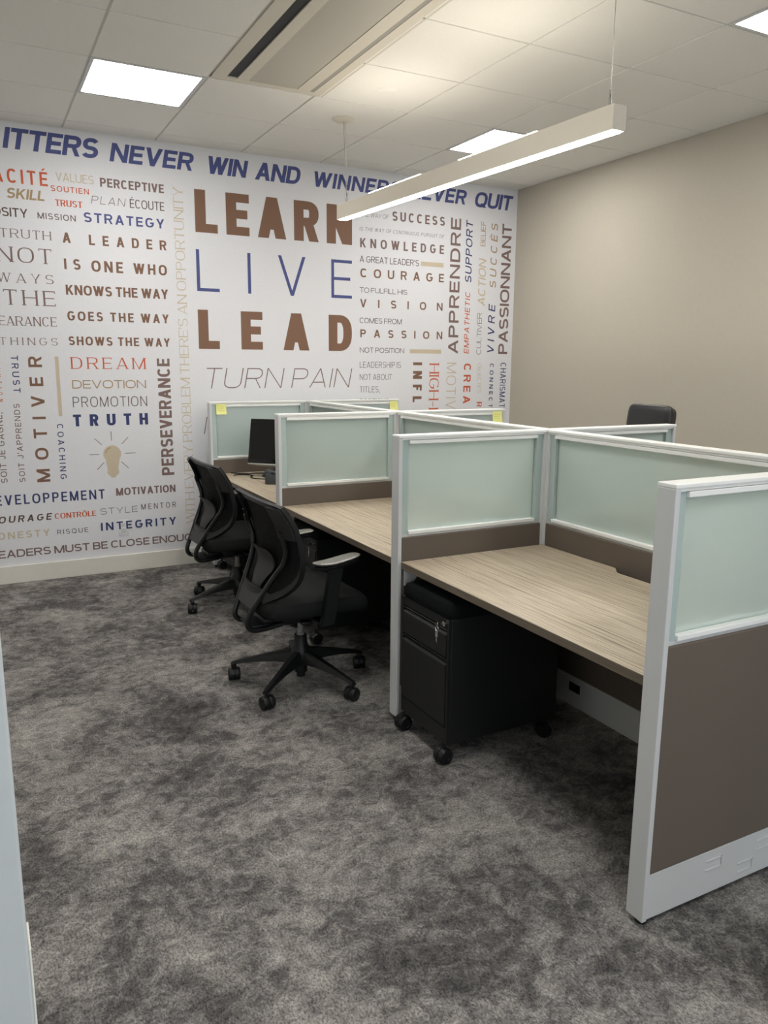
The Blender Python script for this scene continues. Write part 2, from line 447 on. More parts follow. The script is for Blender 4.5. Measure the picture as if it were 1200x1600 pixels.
GL['X'] = (.72, [d_(0, 0, 1, 1), d_(0, 1, 1, 0)])
GL['Y'] = (.70, [('v', .5, 0, .45), ('d', .5, .38, 0, 1), ('d', .5, .38, 1, 1)])
GL['É'] = (.58, GL['E'][1]+[('a', .35, 1.10, .65, 1.26)])
GL['È'] = (.58, GL['E'][1]+[('a', .65, 1.10, .35, 1.26)])
GL['Ô'] = (.78, GL['O'][1]+[('a', .3, 1.10, .5, 1.24), ('a', .7, 1.10, .5, 1.24)])
GL["'"] = (.0, [('v', .5, .70, 1)])
GL[','] = (.0, [('d', .2, -.16, .6, .14)])
GL['-'] = (.34, [h_(.40)])
# style: width factor, vertical stem, horizontal bar, serif, slant
ST = dict(hi=(.98, .235, .20, 0, .20), cb=(.80, .165, .15, 0, 0), rg=(1, .115, .105, 0, 0), bi=(.95, .215, .18, 0, .18),
          sb=(1, .165, .145, 0, 0), cB=(.86, .215, .18, 0, 0), se=(.92, .22, .11, 1, 0), ti=(1.02, .08, .076, 0, .18),
          cr=(.78, .122, .115, 0, 0), bd=(1.02, .205, .175, 0, 0), sr=(.98, .125, .06, 1, 0), sl=(1.0, .115, .06, 1, 0),
          wr=(1.12, .128, .12, 0, 0), tc=(.80, .088, .084, 0, 0), hb=(.98, .27, .21, 0, 0), rm=(.98, .15, .135, 0, 0),
          tw=(1.12, .088, .084, 0, 0), wb=(1.2, .19, .165, 0, 0), li=(1.0, .082, .08, 0, 0), ui=(.98, .052, .048, 0, .20),
          tn=(.86, .10, .09, 0, .17), bw=(1.12, .20, .175, 0, 0), mi=(1.02, .16, .145, 0, .17))
KM = dict(hi=1.35, bd=1.22, wr=1.4, bi=1.3, tw=1.4, wb=1.5, bw=1.4, sb=1.2, cB=1.22, cb=1.2, rg=1.25, hb=1.06, li=1.06, sr=1.35, sl=1.5, se=1.3, rm=1.25, ui=1.3, ti=1.25, mi=1.3)
GAP = dict(hi=.05, bi=.05, cB=.085, se=.03, sr=.07, sl=.07, wb=.10, bd=.10, ui=.10)
def glyph_polys(ch, w, st):
    wf, sv, sh, serif, sl = st
    adv, els = GL[ch]
    P = []
    W = w
    X = lambda x: sv/2+x*(W-sv)
    Y = lambda y: sh/2+y*(1-sh)
    hd = sv*1.08
    XD = lambda x: hd/2+x*(W-hd)
    def rect(a, b, c, d): P.append([(a, c), (b, c), (b, d), (a, d)])
    def slab(xc, y, half): rect(xc-half, xc+half, 0 if y == 0 else 1-.045, .045 if y == 0 else 1)
    for e in els:
        if e[0] == 'v':
            rect(X(e[1])-sv/2, X(e[1])+sv/2, e[2], e[3])
            if serif:
                for y in (0, 1):
                    if (y == 0 and e[2] == 0) or (y == 1 and e[3] == 1 and ch not in "T'"): slab(X(e[1]), y, sv/2+.075)
        elif e[0] == 'h':
            yc = Y(e[1]); rect(e[2]*W, e[3]*W, yc-sh/2, yc+sh/2)
            if serif and ch in 'EFLTÉÈ' and e[1] in (0, 1):
                s = .16
                for xx in ((W,) if ch != 'T' else (0, W)):
                    a = xx-.05 if xx > 0 else xx
                    rect(a, a+.05, 0 if e[1] == 0 else 1-s, s if e[1] == 0 else 1)
        elif e[0] == 'd':
            x0, y0, x1, y1 = e[1:]; k = hd/2
            if ch in 'QR,': k = sv/2
            thin = serif and ((ch in 'AMXK' and x1 > x0) or (ch in 'VWUY' and x0 > x1) or (ch == 'N' and False))
            if thin: k *= .5
            P.append([(XD(x0)-k, y0), (XD(x0)+k, y0), (XD(x1)+k, y1), (XD(x1)-k, y1)])
            if serif:
                for x, y in ((x0, y0), (x1, y1)):
                    if (y == 0 and ch in 'AXKR') or (y == 1 and ch in 'VWYXK'): slab(XD(x), y, sv/2+.075)
        elif e[0] == 'a':
            P.append([(e[1]*W-sv*.45, e[2]), (e[1]*W+sv*.45, e[2]), (e[3]*W+sv*.45, e[4]), (e[3]*W-sv*.45, e[4])])
        else:
            pts = [(X(x), min(Y(y), 1 if ch in 'U' else 9)) for x, y in e[1]]
            if ch == 'U': pts = [(x, 1.0 if y > .98 else y) for x, y in pts]
            if ch == 'J': pts = [(x, 1.0 if i == 0 else y) for i, (x, y) in enumerate(pts)]
            cl = e[2]; n = len(pts); lo = []; hi = []
            for i in range(n):
                a = pts[i-1] if (i > 0 or cl) else pts[i]
                b = pts[(i+1) % n] if (i < n-1 or cl) else pts[i]
                dx, dy = b[0]-a[0], b[1]-a[1]; l = math.hypot(dx, dy) or 1
                nx, ny = -dy/l*sv/2, dx/l*sh/2
                lo.append((pts[i][0]-nx, pts[i][1]-ny)); hi.append((pts[i][0]+nx, pts[i][1]+ny))
            for i in range(n if cl else n-1):
                j = (i+1) % n; P.append([lo[i], lo[j], hi[j], hi[i]])
            if serif and ch in 'CGS':
                x, y = pts[0]; rect(x-.02, x+.03, y-.05, min(1, y+.18))
            if serif and ch == 'U':
                for xx in (X(0), X(1)): slab(xx, 1, sv/2+.075)
    return P
def text_polys(txt, style, L):
    """polygons of a line of capitals of height 1 and length exactly L"""
    wf, sv, sh, serif, sl = ST[style]
    Leff = L-sl
    words = [c for c in txt if c != ' ']
    nsp = txt.count(' ')
    ser = .06 if serif else 0
    ws = {}
    def widths(k): return [max(GL[c][0]*wf*k, 0)+(sv if GL[c][0] == 0 else 0) + 2*0 for c in words]
    slots = max(len(words)-1, 0); spw = (.26+sv*.3)*min(1.0, wf)
    tg = GAP.get(style, .10)+ser*1.2                 # gap the lettering is set with
    nat = sum(widths(1.0)); fix = sum(sv for c in words if GL[c][0] == 0)
    k = (Leff-nsp*spw-tg*slots-fix)/max(nat-fix, 1e-6)
    k = min(k, KM.get(style, 1.15))
    W = widths(k); g = (Leff-sum(W)-nsp*spw)/max(slots, 1)
    if nsp and g > tg+.05:          # the word gaps share the slack
        slack = (g-tg-.05)*slots; e = slack/(slots+nsp*1.6)
        g = tg+.05+e; spw = (Leff-sum(W)-g*slots)/nsp
    x = 0; out = []; i = 0
    for c in txt:
        if c == ' ': x += spw; continue
        for P in glyph_polys(c, W[i], ST[style]):
            out.append([(px+x+sl*py, py) for px, py in P])
        x += W[i]+g; i += 1
    return out
TEXT = [
('QU','hi','blue','h',0.020,2.948,0.290,3.079),
('ITTERS','hi','blue','h',0.300,2.948,0.917,3.079),
('NEVER','hi','blue','h',0.971,2.944,1.572,3.067),
('WIN','hi','blue','h',1.649,2.941,1.977,3.064),
('AND','hi','blue','h',2.024,2.939,2.408,3.067),
('WINNERS','hi','blue','h',2.492,2.940,3.297,3.054),
('NEVER','hi','blue','h',3.366,2.939,3.954,3.057),
('QUIT','hi','blue','h',4.022,2.932,4.447,3.060),
('ACITÉ','cb','red','h',0.226,2.734,0.562,2.823),
('VALUES','rg','tan','h',0.614,2.778,0.859,2.834),
('SKILL','bi','gold','h',0.299,2.637,0.544,2.702),
('SOUTIEN','sb','red','h',0.578,2.708,0.823,2.745),
('PERCEPTIVE','cB','mauve','h',0.900,2.769,1.338,2.828),
('TRUST','se','red','h',0.600,2.615,0.775,2.657),
('PLAN','ti','gray','h',0.834,2.652,1.067,2.704),
('ÉCOUTE','cr','gray','h',1.094,2.647,1.335,2.707),
('CURIOSITY','sb','dbrown','h',0.035,2.519,0.422,2.576),
('MISSION','sb','gray','h',0.483,2.522,0.726,2.562),
('STRATEGY','bd','blue','h',0.779,2.525,1.330,2.590),
('TRUTH','sr','mauve','h',0.242,2.385,0.559,2.442),
('NOT','sr','mauve','h',0.215,2.227,0.554,2.326),
('ALWAYS','sr','mauve','h',0.033,2.094,0.556,2.155),
('THE','sr','mauve','h',0.234,1.946,0.559,2.047),
('APPEARANCE','sr','mauve','h',0.034,1.809,0.557,1.871),
('THINGS','sr','mauve','h',0.188,1.680,0.554,1.729),
('A','cB','brown','h',0.632,2.377,0.692,2.445),
('LEADER','cB','brown','h',0.804,2.374,1.339,2.442),
('IS','cB','brown','h',0.631,2.201,0.738,2.272),
('ONE','cB','brown','h',0.810,2.195,1.024,2.271),
('WHO','cB','brown','h',1.096,2.197,1.335,2.270),
('KNOWS THE WAY','cB','brown','h',0.631,2.029,1.336,2.097),
('GOES THE WAY','cB','brown','h',0.630,1.854,1.333,1.918),
('SHOWS THE WAY','cB','brown','h',0.627,1.684,1.334,1.745),
("WITH EVERY PROBLEM THERE'S AN OPPORTUNITY",'sl','tan','u',1.472,0.325,1.402,2.821),
('DREAM','sr','red','h',0.633,1.519,1.148,1.600),
('DEVOTION','wr','gold','h',0.631,1.380,1.145,1.439),
('PROMOTION','tc','gray','h',0.627,1.247,1.147,1.321),
('TRUTH','hb','navy','h',0.622,1.110,1.147,1.195),
('PERSEVERANCE','cB','mauve','u',1.325,0.718,1.232,1.597),
('TRUST','sb','navy','d',0.249,1.607,0.293,1.355),
('MOTIVER','bd','brown','u',0.442,0.720,0.355,1.603),
('COACHING','sb','navy','d',0.511,1.130,0.552,0.733),
("SOIT J'APPRENDS",'rm','mauve','u',0.279,0.728,0.241,1.278),
('SOIT JE GAGNE,','rm','mauve','u',0.165,0.729,0.124,1.220),
('SOLUTION','cb','red','d',0.155,1.610,0.179,1.295),
('DEVELOPPEMENT','cb','navy','h',0.012,0.569,0.807,0.640),
('MOTIVATION','cB','mauve','h',0.888,0.584,1.329,0.641),
('COURAGE','bi','dbrown','h',0.022,0.442,0.437,0.490),
('CONTRÔLE','se','red','h',0.453,0.445,0.737,0.484),
('STYLE','tw','gray','h',0.768,0.450,1.038,0.496),
('MENTOR','cr','gray','h',1.065,0.463,1.327,0.507),
('INTEGRITY','bd','navy','h',0.766,0.327,1.322,0.387),
('HONESTY','bd','tan','h',0.009,0.324,0.412,0.375),
('RISQUE','rm','gray','h',0.461,0.327,0.675,0.362),
('LEADERS MUST BE CLOSE ENOUGH','wb','mauve','h',0.017,0.188,1.505,0.244),
('LEARN','hb','brown','h',1.557,2.522,2.841,2.823),
('LIVE','li','blue','h',1.554,2.098,2.840,2.400),
('LEAD','hb','brown','h',1.552,1.673,2.840,1.963),
('TURN PAIN','ui','mauve','h',1.576,1.374,2.843,1.530),
('INTO POWER','ui','mauve','h',1.566,1.024,2.843,1.156),
('THE WAY OF','ti','gray','h',2.913,2.754,3.181,2.787),
('SUCCESS','cB','mauve','h',3.212,2.745,3.727,2.819),
('IS THE WAY OF CONTINUOUS PURSUIT OF','tn','gray','h',2.909,2.644,3.724,2.672),
('KNOWLEDGE','cB','mauve','h',2.914,2.512,3.725,2.585),
("A GREAT LEADER'S",'wr','gray','h',2.911,2.395,3.476,2.446),
('COURAGE','bd','brown','h',2.917,2.275,3.730,2.346),
('TO FULFILL HIS','wr','gray','h',2.911,2.153,3.365,2.194),
('VISION','bd','brown','h',2.915,2.034,3.723,2.100),
('COMES FROM','wr','gray','h',2.912,1.905,3.314,1.949),
('PASSION','bd','brown','h',2.918,1.789,3.726,1.854),
('NOT POSITION','wr','gray','h',2.913,1.663,3.341,1.705),
('LEADERSHIP IS','tc','gray','h',2.913,1.537,3.311,1.588),
('NOT ABOUT','tc','gray','h',2.913,1.435,3.224,1.484),
('TITLES,','tc','gray','h',2.913,1.330,3.105,1.381),
('POSITIONS','tc','gray','h',2.914,1.229,3.192,1.278),
('INFL','hb','brown','d',3.433,1.586,3.524,1.240),
('HIGH-I','sr','red','d',3.601,1.577,3.7,1.172),
('MOTIV','li','tan','d',3.78,1.586,3.882,1.171),
('CREA','bd','red','d',3.964,1.579,4.041,1.219),
('OBJECTIFS','tw','tan','d',4.116,1.584,4.154,1.313),
('R','se','red','d',4.117,1.231,4.172,1.181),
('CONNECT','bd','navy','d',4.25,1.581,4.292,1.178),
('CHARISMATI','cr','navy','d',4.37,1.589,4.434,1.157),
('APPRENDRE','bw','mauve','u',3.894,1.665,3.79,2.820),
('EMPATHETIC','mi','red','u',4.01,1.667,3.958,2.214),
('SUPPORT','mi','navy','u',4.018,2.285,3.95,2.817),
('CULTIVER','tw','gray','u',4.144,1.662,4.094,2.031),
('ACTION','mi','tan','u',4.172,2.092,4.093,2.507),
('BELIEF','rg','gold','u',4.156,2.608,4.105,2.817),
('VIVRE','mi','navy','u',4.287,1.670,4.214,2.115),
('SUCCÈS','mi','gold','u',4.287,2.252,4.217,2.818),
('PASSIONNANT','bw','mauve','u',4.44,1.669,4.337,2.817),
]
inks = ['ink_'+k for k in INK]
lb = BM()
LY = D-0.0006
def flat(pts, ink, dy=0.0):
    dy += (len(lb.faces) % 7)*4e-5
    vs = [lb.verts.new((x, LY-dy, z)) for x, z in pts]
    try: f = lb.faces.new(vs)
    except ValueError: return
    f.normal_update()
    if f.normal.y > 0: f.normal_flip()
    f.material_index = inks.index('ink_'+ink)
for (t, s, c, rot, x0, z0, x1, z1) in TEXT:
    if rot == 'h':
        hgt, L = z1-z0, (x1-x0)/(z1-z0); m_ = lambda a, b: (x0+a*hgt, z0+b*hgt)
    elif rot == 'u':
        hgt, L = x0-x1, (z1-z0)/(x0-x1); m_ = lambda a, b: (x0-b*hgt, z0+a*hgt)
    else:
        hgt, L = x1-x0, (z0-z1)/(x1-x0); m_ = lambda a, b: (x0+b*hgt, z0-a*hgt)
    for P in text_polys(t, s, L): flat([m_(a, b) for a, b in P], c, .0030 if t == 'INTEGRITY' else 0.0)   # that word runs over the outlet plate
for q in ([.528, 1.605, .552, 1.605, .552, 1.186, .528, 1.186], [3.495, 2.437, 3.723, 2.437, 3.723, 2.400, 3.495, 2.400], [3.398, 1.698, 3.717, 1.698, 3.717, 1.663, 3.398, 1.663]):
    flat([(q[i], q[i+1]) for i in range(0, 8, 2)], 'tan')
# light bulb emblem
bx, bz, br = 0.877, 0.900, 0.063
out = [(bx+br*math.cos(R(a)), bz+br*math.sin(R(a))) for a in range(-38, 219, 8)]
left = [(bx-.042, bz-.085), (bx-.037, bz-.112), (bx-.043, bz-.120), (bx-.037, bz-.128), (bx-.043, bz-.137), (bx-.036, bz-.150), (bx-.02, bz-.166), (bx-.01, bz-.178)]
flat(out+left+[(2*bx-x, z) for x, z in reversed(left)], 'tan')
hl = [(bx+.05*math.cos(R(a)), bz+.05*math.sin(R(a))) for a in range(100, 176, 8)]
hi_ = [(bx+.044*math.cos(R(a)), bz+.044*math.sin(R(a))) for a in range(100, 176, 8)]
for i in range(len(hl)-1):
    vs = [hl[i], hl[i+1], hi_[i+1], hi_[i]]
    flat(vs, 'gold', 0.0003)
for a, r0, r1 in ((0, .092, .167), (180, .092, .160), (90, .098, .167), (45, .10, .167), (135, .10, .167), (-45, .085, .158), (-135, .085, .158)):
    c, s = math.cos(R(a)), math.sin(R(a)); w = .0022
    flat([(bx+c*r0-s*w, bz+s*r0+c*w), (bx+c*r1-s*w, bz+s*r1+c*w), (bx+c*r1+s*w, bz+s*r1-c*w), (bx+c*r0+s*w, bz+s*r0-c*w)], 'gray')
mural = obj('mural_lettering', lb, inks, wall_back)
mural['label'] = 'printed words in blue, brown, red and tan'

# wall outlet over the word at the foot of the mural
op = thing('wall_outlet', 'white wall outlet plate low on the lettered wall', 'outlet', (0.927, D, 0.336))
bm = BM(); box(bm, -.036, .036, -.003, 0, -.062, .062, .0012, 2); obj('plate', bm, 'outlet', op, True)
bm = BM()
for z in (-.022, .022): box(bm, -.016, .016, -.0034, -.002, z-.015, z+.015, .0003)
obj('socket', bm, 'white_metal', op)

# ---------------------------------------------------------------- partition panels of the bench
XE, SX, T_, XR = 1.5575, 2.340, 0.0622, 3.1771
YA, YB, YC, YD = 1.3706, 2.8286, 4.2907, 5.7822
ZT, ZB = 1.2807, 0.022
def panel(label, axis, x0, y0, length, post0, post1, outlets=(), knock=()):
    """frame with glass above and fabric below; a runs along it, b through it"""
    base = (x0, y0, 0)
    t = thing('partition_panel', label, 'partition', base, 0, None)
    mp = (lambda a, b: (a, b)) if axis == 'x' else (lambda a, b: (b, a))
    def bx(bm, a0, a1, b0, b1, z0, z1, bev=0.0, mi=0):
        (xa, ya), (xb, yb) = mp(a0, b0), mp(a1, b1)
        box(bm, min(xa, xb), max(xa, xb), min(ya, yb), max(ya, yb), z0, z1, bev, 2, mi)
    Lh, T = length, T_
    w0, w1 = (0.018 if post0 else 0.014), (0.018 if post1 else 0.014)
    bm = BM()
    bx(bm, 0, w0, 0 if post0 else .002, T if post0 else T-.002, ZB, ZT-.012, .002)
    bx(bm, Lh-w1, Lh, 0 if post1 else .002, T if post1 else T-.002, ZB, ZT-.012, .002)
    obj('end_post', bm, 'white_metal', t)
    bm = BM(); bx(bm, 0, Lh, -.001, T+.001, ZT-.012, ZT, .0025); bx(bm, w0, Lh-w1, .004, T-.004, ZT-.020, ZT-.012)
    obj('top_cap', bm, 'alu', t)
    ga, gb, ew = w0, Lh-w1, .036
    bm = BM(); bx(bm, ga+ew, gb-ew, T/2-.004, T/2+.004, .862, ZT-.022)
    obj('glass_pane', bm, 'frost', t)
    bm = BM()
    for a in (ga, gb-ew): bx(bm, a, a+ew, .012, T-.012, .848, ZT-.020, .002)
    obj('glass_edge_strip', bm, 'edge_glass', t)
    bm = BM()
    for b0, b1 in ((.003, T/2-.005), (T/2+.005, T-.003)):
        bx(bm, ga+ew, gb-ew, b0, b1, ZT-.038, ZT-.022, .002)
        bx(bm, ga+ew, gb-ew, b0, b1, .853, .868, .002)
    obj('glazing_bead', bm, 'alu', t)
    bm = BM(); bx(bm, ga+.001, gb-.001, .010, T-.010, .838, .853); obj('sill', bm, 'white_metal', t)
    bm = BM(); bx(bm, ga+.0005, gb-.0005, .0015, T-.0015, .168, .842, .004); obj('fabric_panel', bm, 'fabric', t)
    bm = BM(); bx(bm, ga, gb, .004, T-.004, ZB, .166, .003); bx(bm, ga, gb, .0025, T-.0025, .159, .1665, .001)
    for (k0, k1, z0, z1) in knock:
        for (p0, p1, q0, q1) in ((k0, k1, z1-.003, z1), (k0, k1, z0, z0+.003), (k1-.003, k1, z0, z1)):
            bx(bm, p0, p1, .0014, .005, q0, q1)
    bp = obj('base_raceway', bm, 'white_metal', t)
    for (k0, k1, z0, z1) in outlets:
        bm = BM(); bx(bm, k0, k1, .001, .005, z0, z1, .001); obj('power_socket', bm, 'black', bp)
    bm = BM()
    for a in (.03, Lh-.03):
        x, y = mp(a, T/2); cyl(bm, (x, y, 0.0), (x, y, .010), .018); cyl(bm, (x, y, .008), (x, y, ZB+.004), .006)
    obj('levelling_foot', bm, 'black', t, True)
    return t
CL = SX-XE
CR = XR-(SX+T_)
KN = [(1.811-XE, 1.879-XE, .102, .135), (1.956-XE, 2.023-XE, .049, .082), (2.034-XE, 2.102-XE, .102, .135)]
panel('frosted glass cross partition nearest the camera with its full brown lower panel showing', 'x', XE, YA, CL, True, False, knock=KN)
panel('frosted glass partition behind the nearest bare desk and beside the near drawer pedestal', 'x', XE, YB, CL, True, False)
panel('frosted glass partition between the monitor desk and the middle desk', 'x', XE, YC, CL, True, False)
panel('frosted glass partition at the lettered wall, behind the monitor', 'x', XE, YD, CL, True, False)
panel('frosted glass partition in front of the tall black leather chair', 'x', SX+T_, YB, CR, False, True)
panel('frosted glass partition on the far side with a yellow note, second from the lettered wall', 'x', SX+T_, YC, CR, False, True)
panel('frosted glass partition on the far side, closest to the lettered wall, with a yellow note', 'x', SX+T_, YD, CR, False, True)
panel('frosted glass partition across the photo right edge, past the nearest cross partition', 'x', SX+T_, YA, CR, False, True)
SPINE = [(YA+T_, YB, 'long frosted glass divider behind the nearest bare desk', [(2.520-YA-T_, 2.590-YA-T_, .095, .135)]),
         (YB+T_, YC, 'long frosted glass divider behind the middle desk', []),
         (YC+T_, YD, 'long frosted glass divider behind the monitor desk', [])]
for a, b, lab, outl in SPINE:
    panel(lab, 'y', SX, a, b-a, False, False, outlets=outl)
PL = ['white square post where dividers meet at the nearest cross partition',
      'white square post at the inner corner of the nearest bare desk',
      'white square post at the inner corner of the middle desk',
      'white square post at the inner corner of the monitor desk by the lettered wall']
for y, lab in zip((YA, YB, YC, YD), PL):
    bm = BM(); box(bm, -T_/2, T_/2, -T_/2, T_/2, 0.0, ZT-.0005, .0025)
    o = obj('connector_post', bm, 'white_metal'); o.location = (SX+T_/2, y+T_/2, 0)
    tag(o, lab, 'post', None)

# ---------------------------------------------------------------- worktops
DZ, DX0 = 0.737, 1.572
def worktop(y0, y1, label, bracket):
    base = (DX0, y0, 0)
    t = thing('worktop', label, 'desk', base)
    Ly = y1-y0; X1 = SX-DX0-.004
    cy = Ly*.47; hw, dp = .27, .05
    poly = [(0, 0), (X1, 0)]
    n = 12
    for k in range(n+1): u = k/n; poly.append((X1-dp*(0.5-0.5*math.cos(math.pi*u)), cy-hw+u*.09))
    for k in range(n+1): u = k/n; poly.append((X1-dp*(0.5+0.5*math.cos(math.pi*u)), cy+hw-.09+u*.09))
    poly += [(X1, Ly), (0, Ly)]
    bm = BM(); prism(bm, [(a+.002, b) for a, b in poly], DZ-.028, DZ)
    for f in bm.faces: f.material_index = 0 if f.normal.z > .5 or f.normal.z < -.5 else 1
    obj('top', bm, ['wood', 'wood_edge'], t)
    bm = BM(); box(bm, 0, .002, 0, Ly, DZ-.029, DZ, .0006, 1); obj('edge_band', bm, 'wood_edge', t)
    for yy in bracket:
        bm = BM()
        prism(bm, [(.012, DZ-.03), (.012, DZ-.105), (.055, DZ-.105), (.10, DZ-.03)], yy, yy+.004, plane='xz')
        obj('bracket', bm, 'white_metal', t)
    return t
worktop(YA+T_+.002, YB-.002, 'pale woodgrain worktop of the nearest desk, bare, with a scalloped back edge', [1.384, .004])
worktop(YB+T_+.002, YC-.002, 'pale woodgrain worktop of the middle desk, bare, beside the nearer mesh chair', [1.384, .004])
worktop(YC+T_+.002, YD-.002, 'pale woodgrain worktop of the far desk carrying the black monitor', [1.414, .004])

# ---------------------------------------------------------------- castors shared by chairs and pedestals
def castor_bm(r=.030, w=.052, hood=True):
    bm = BM()
    for s in (-1, 1):
        a, b = s*.0015, s*w/2
        prof = [(.0001, a), (r*.97, a), (r, a+s*.003), (r, b-s*.006), (r*.9, b), (r*.55, b), (r*.5, b-s*.003), (.0001, b-s*.003)]
        loft(bm, [[(rr*math.cos(2*math.pi*k/28), y, r+rr*math.sin(2*math.pi*k/28)) for k in range(28)] for rr, y in prof], True)
    if hood:
        pts = [(r*.75*math.cos(R(q)), r+r*.80*math.sin(R(q))) for q in range(-10, 200, 15)]
        prism(bm, pts, -.0055, .0055, plane='xz')
    cyl(bm, (0, 0, r), (0, 0, r*2+.012), .0095)
    return bm

# ---------------------------------------------------------------- drawer pedestals
def pedestal(x, y, label):
    t = thing('drawer_pedestal', label, 'drawer pedestal', (x, y, 0), 0, None)
    Wd, Dp = .372, .56      # width along Y, depth along X; drawers face -X
    z0, z1 = .080, .602
    bm = BM(); box(bm, .018, Dp, 0, Wd, z0, z1, .004); box(bm, .004, .018, 0, .012, z0, z1); box(bm, .004, .018, Wd-.012, Wd, z0, z1); box(bm, .004, .018, .012, Wd-.012, z0, .150, .002)
    box(bm, .006, .018, .012, Wd-.012, .566, z1, .001)
    obj('cabinet_body', bm, 'black_steel', t)
    for (a, b) in ((.446, .562), (.156, .438)):
        bm = BM()
        prof = [(.018, a), (.002, a), (.0, a+.002), (.0, b-.030), (.003, b-.022), (.012, b-.014), (.018, b-.012)]
        prism(bm, prof, .014, Wd-.014, plane='xz')
        dr = obj('drawer_front', bm, 'black_steel', t)
        bm = BM(); prism(bm, [(.018, b-.001), (.008, b-.001), (.006, b-.006), (.012, b-.010), (.018, b-.010)], .014, Wd-.014, plane='xz')
        box(bm, .0005, .0042, .016, Wd-.016, b-.031, b-.022, .0015)
        obj('pull', bm, 'dark_plastic', dr)
    bm = BM()
    rings = []
    for z, ins in ((z1, .006), (z1+.012, .0), (z1+.038, .0), (z1+.056, .006), (z1+.064, .022), (z1+.066, .06)):
        ring = []
        for k in range(48):
            a = 2*math.pi*k/48; c, s = math.cos(a), math.sin(a)
            ring.append((Dp/2+.004+(Dp/2+.004-ins)*math.copysign(abs(c)**.13, c), Wd/2+(Wd/2+.001-ins)*math.copysign(abs(s)**.13, s), z))
        rings.append(ring)
    loft(bm, rings); obj('seat_cushion', bm, 'cushion', t, True)
    bm = BM(); cyl(bm, (.009, .024, .584), (-.006, .024, .584), .0105); box(bm, -.0075, -.005, .0225, .0255, .578, .590)
    obj('lock', bm, 'chrome', t, True)
    for cx in (.002, Dp-.05):
        for cy in (.018, Wd-.026):
            o = obj('castor', castor_bm(.033, .054), 'black_plastic', t, True)
            o.location = (cx, cy, 0); o.rotation_euler = (0, 0, R(8 if cx < .2 else -20))
    return t
def keys(x, y, z, label):
    t = thing('key_bunch', label, 'keys', (x, y, z))
    bm = BM()
    box(bm, -.010, -.001, -.0010, .0010, -.004, .004, .0005); box(bm, -.028, -.010, -.0012, .0012, -.010, .010, .002)
    obj('key', bm, 'chrome', t)
    bm = BM(); pts = [(-.024, .008+.010*math.cos(R(a)), -.016+.012*math.sin(R(a))) for a in range(0, 361, 20)]
    tube(bm, pts, .0011, 8); obj('key_ring', bm, 'chrome', t, True)
    bm = BM(); box(bm, -.025, -.023, .000, .018, -.050, -.026, .002); box(bm, -.025, -.0235, .006, .013, -.074, -.049, .0005)
    obj('spare_key', bm, 'chrome', t)
p1 = pedestal(1.552, 2.410, 'black drawer pedestal with a cushion top under the nearest desk')
keys(1.545, 2.434, .584, 'keys hanging from the lock of the near drawer pedestal')
p2 = pedestal(1.620, 3.885, 'black drawer pedestal under the middle desk, behind the nearer mesh chair')
keys(1.613, 3.909, .584, 'keys in the lock of the pedestal under the middle desk')
p3 = pedestal(1.600, 5.385, 'black drawer pedestal under the far desk, behind the chair nearer the lettered wall')
keys(1.593, 5.409, .584, 'keys in the lock of the pedestal under the far desk with the monitor')

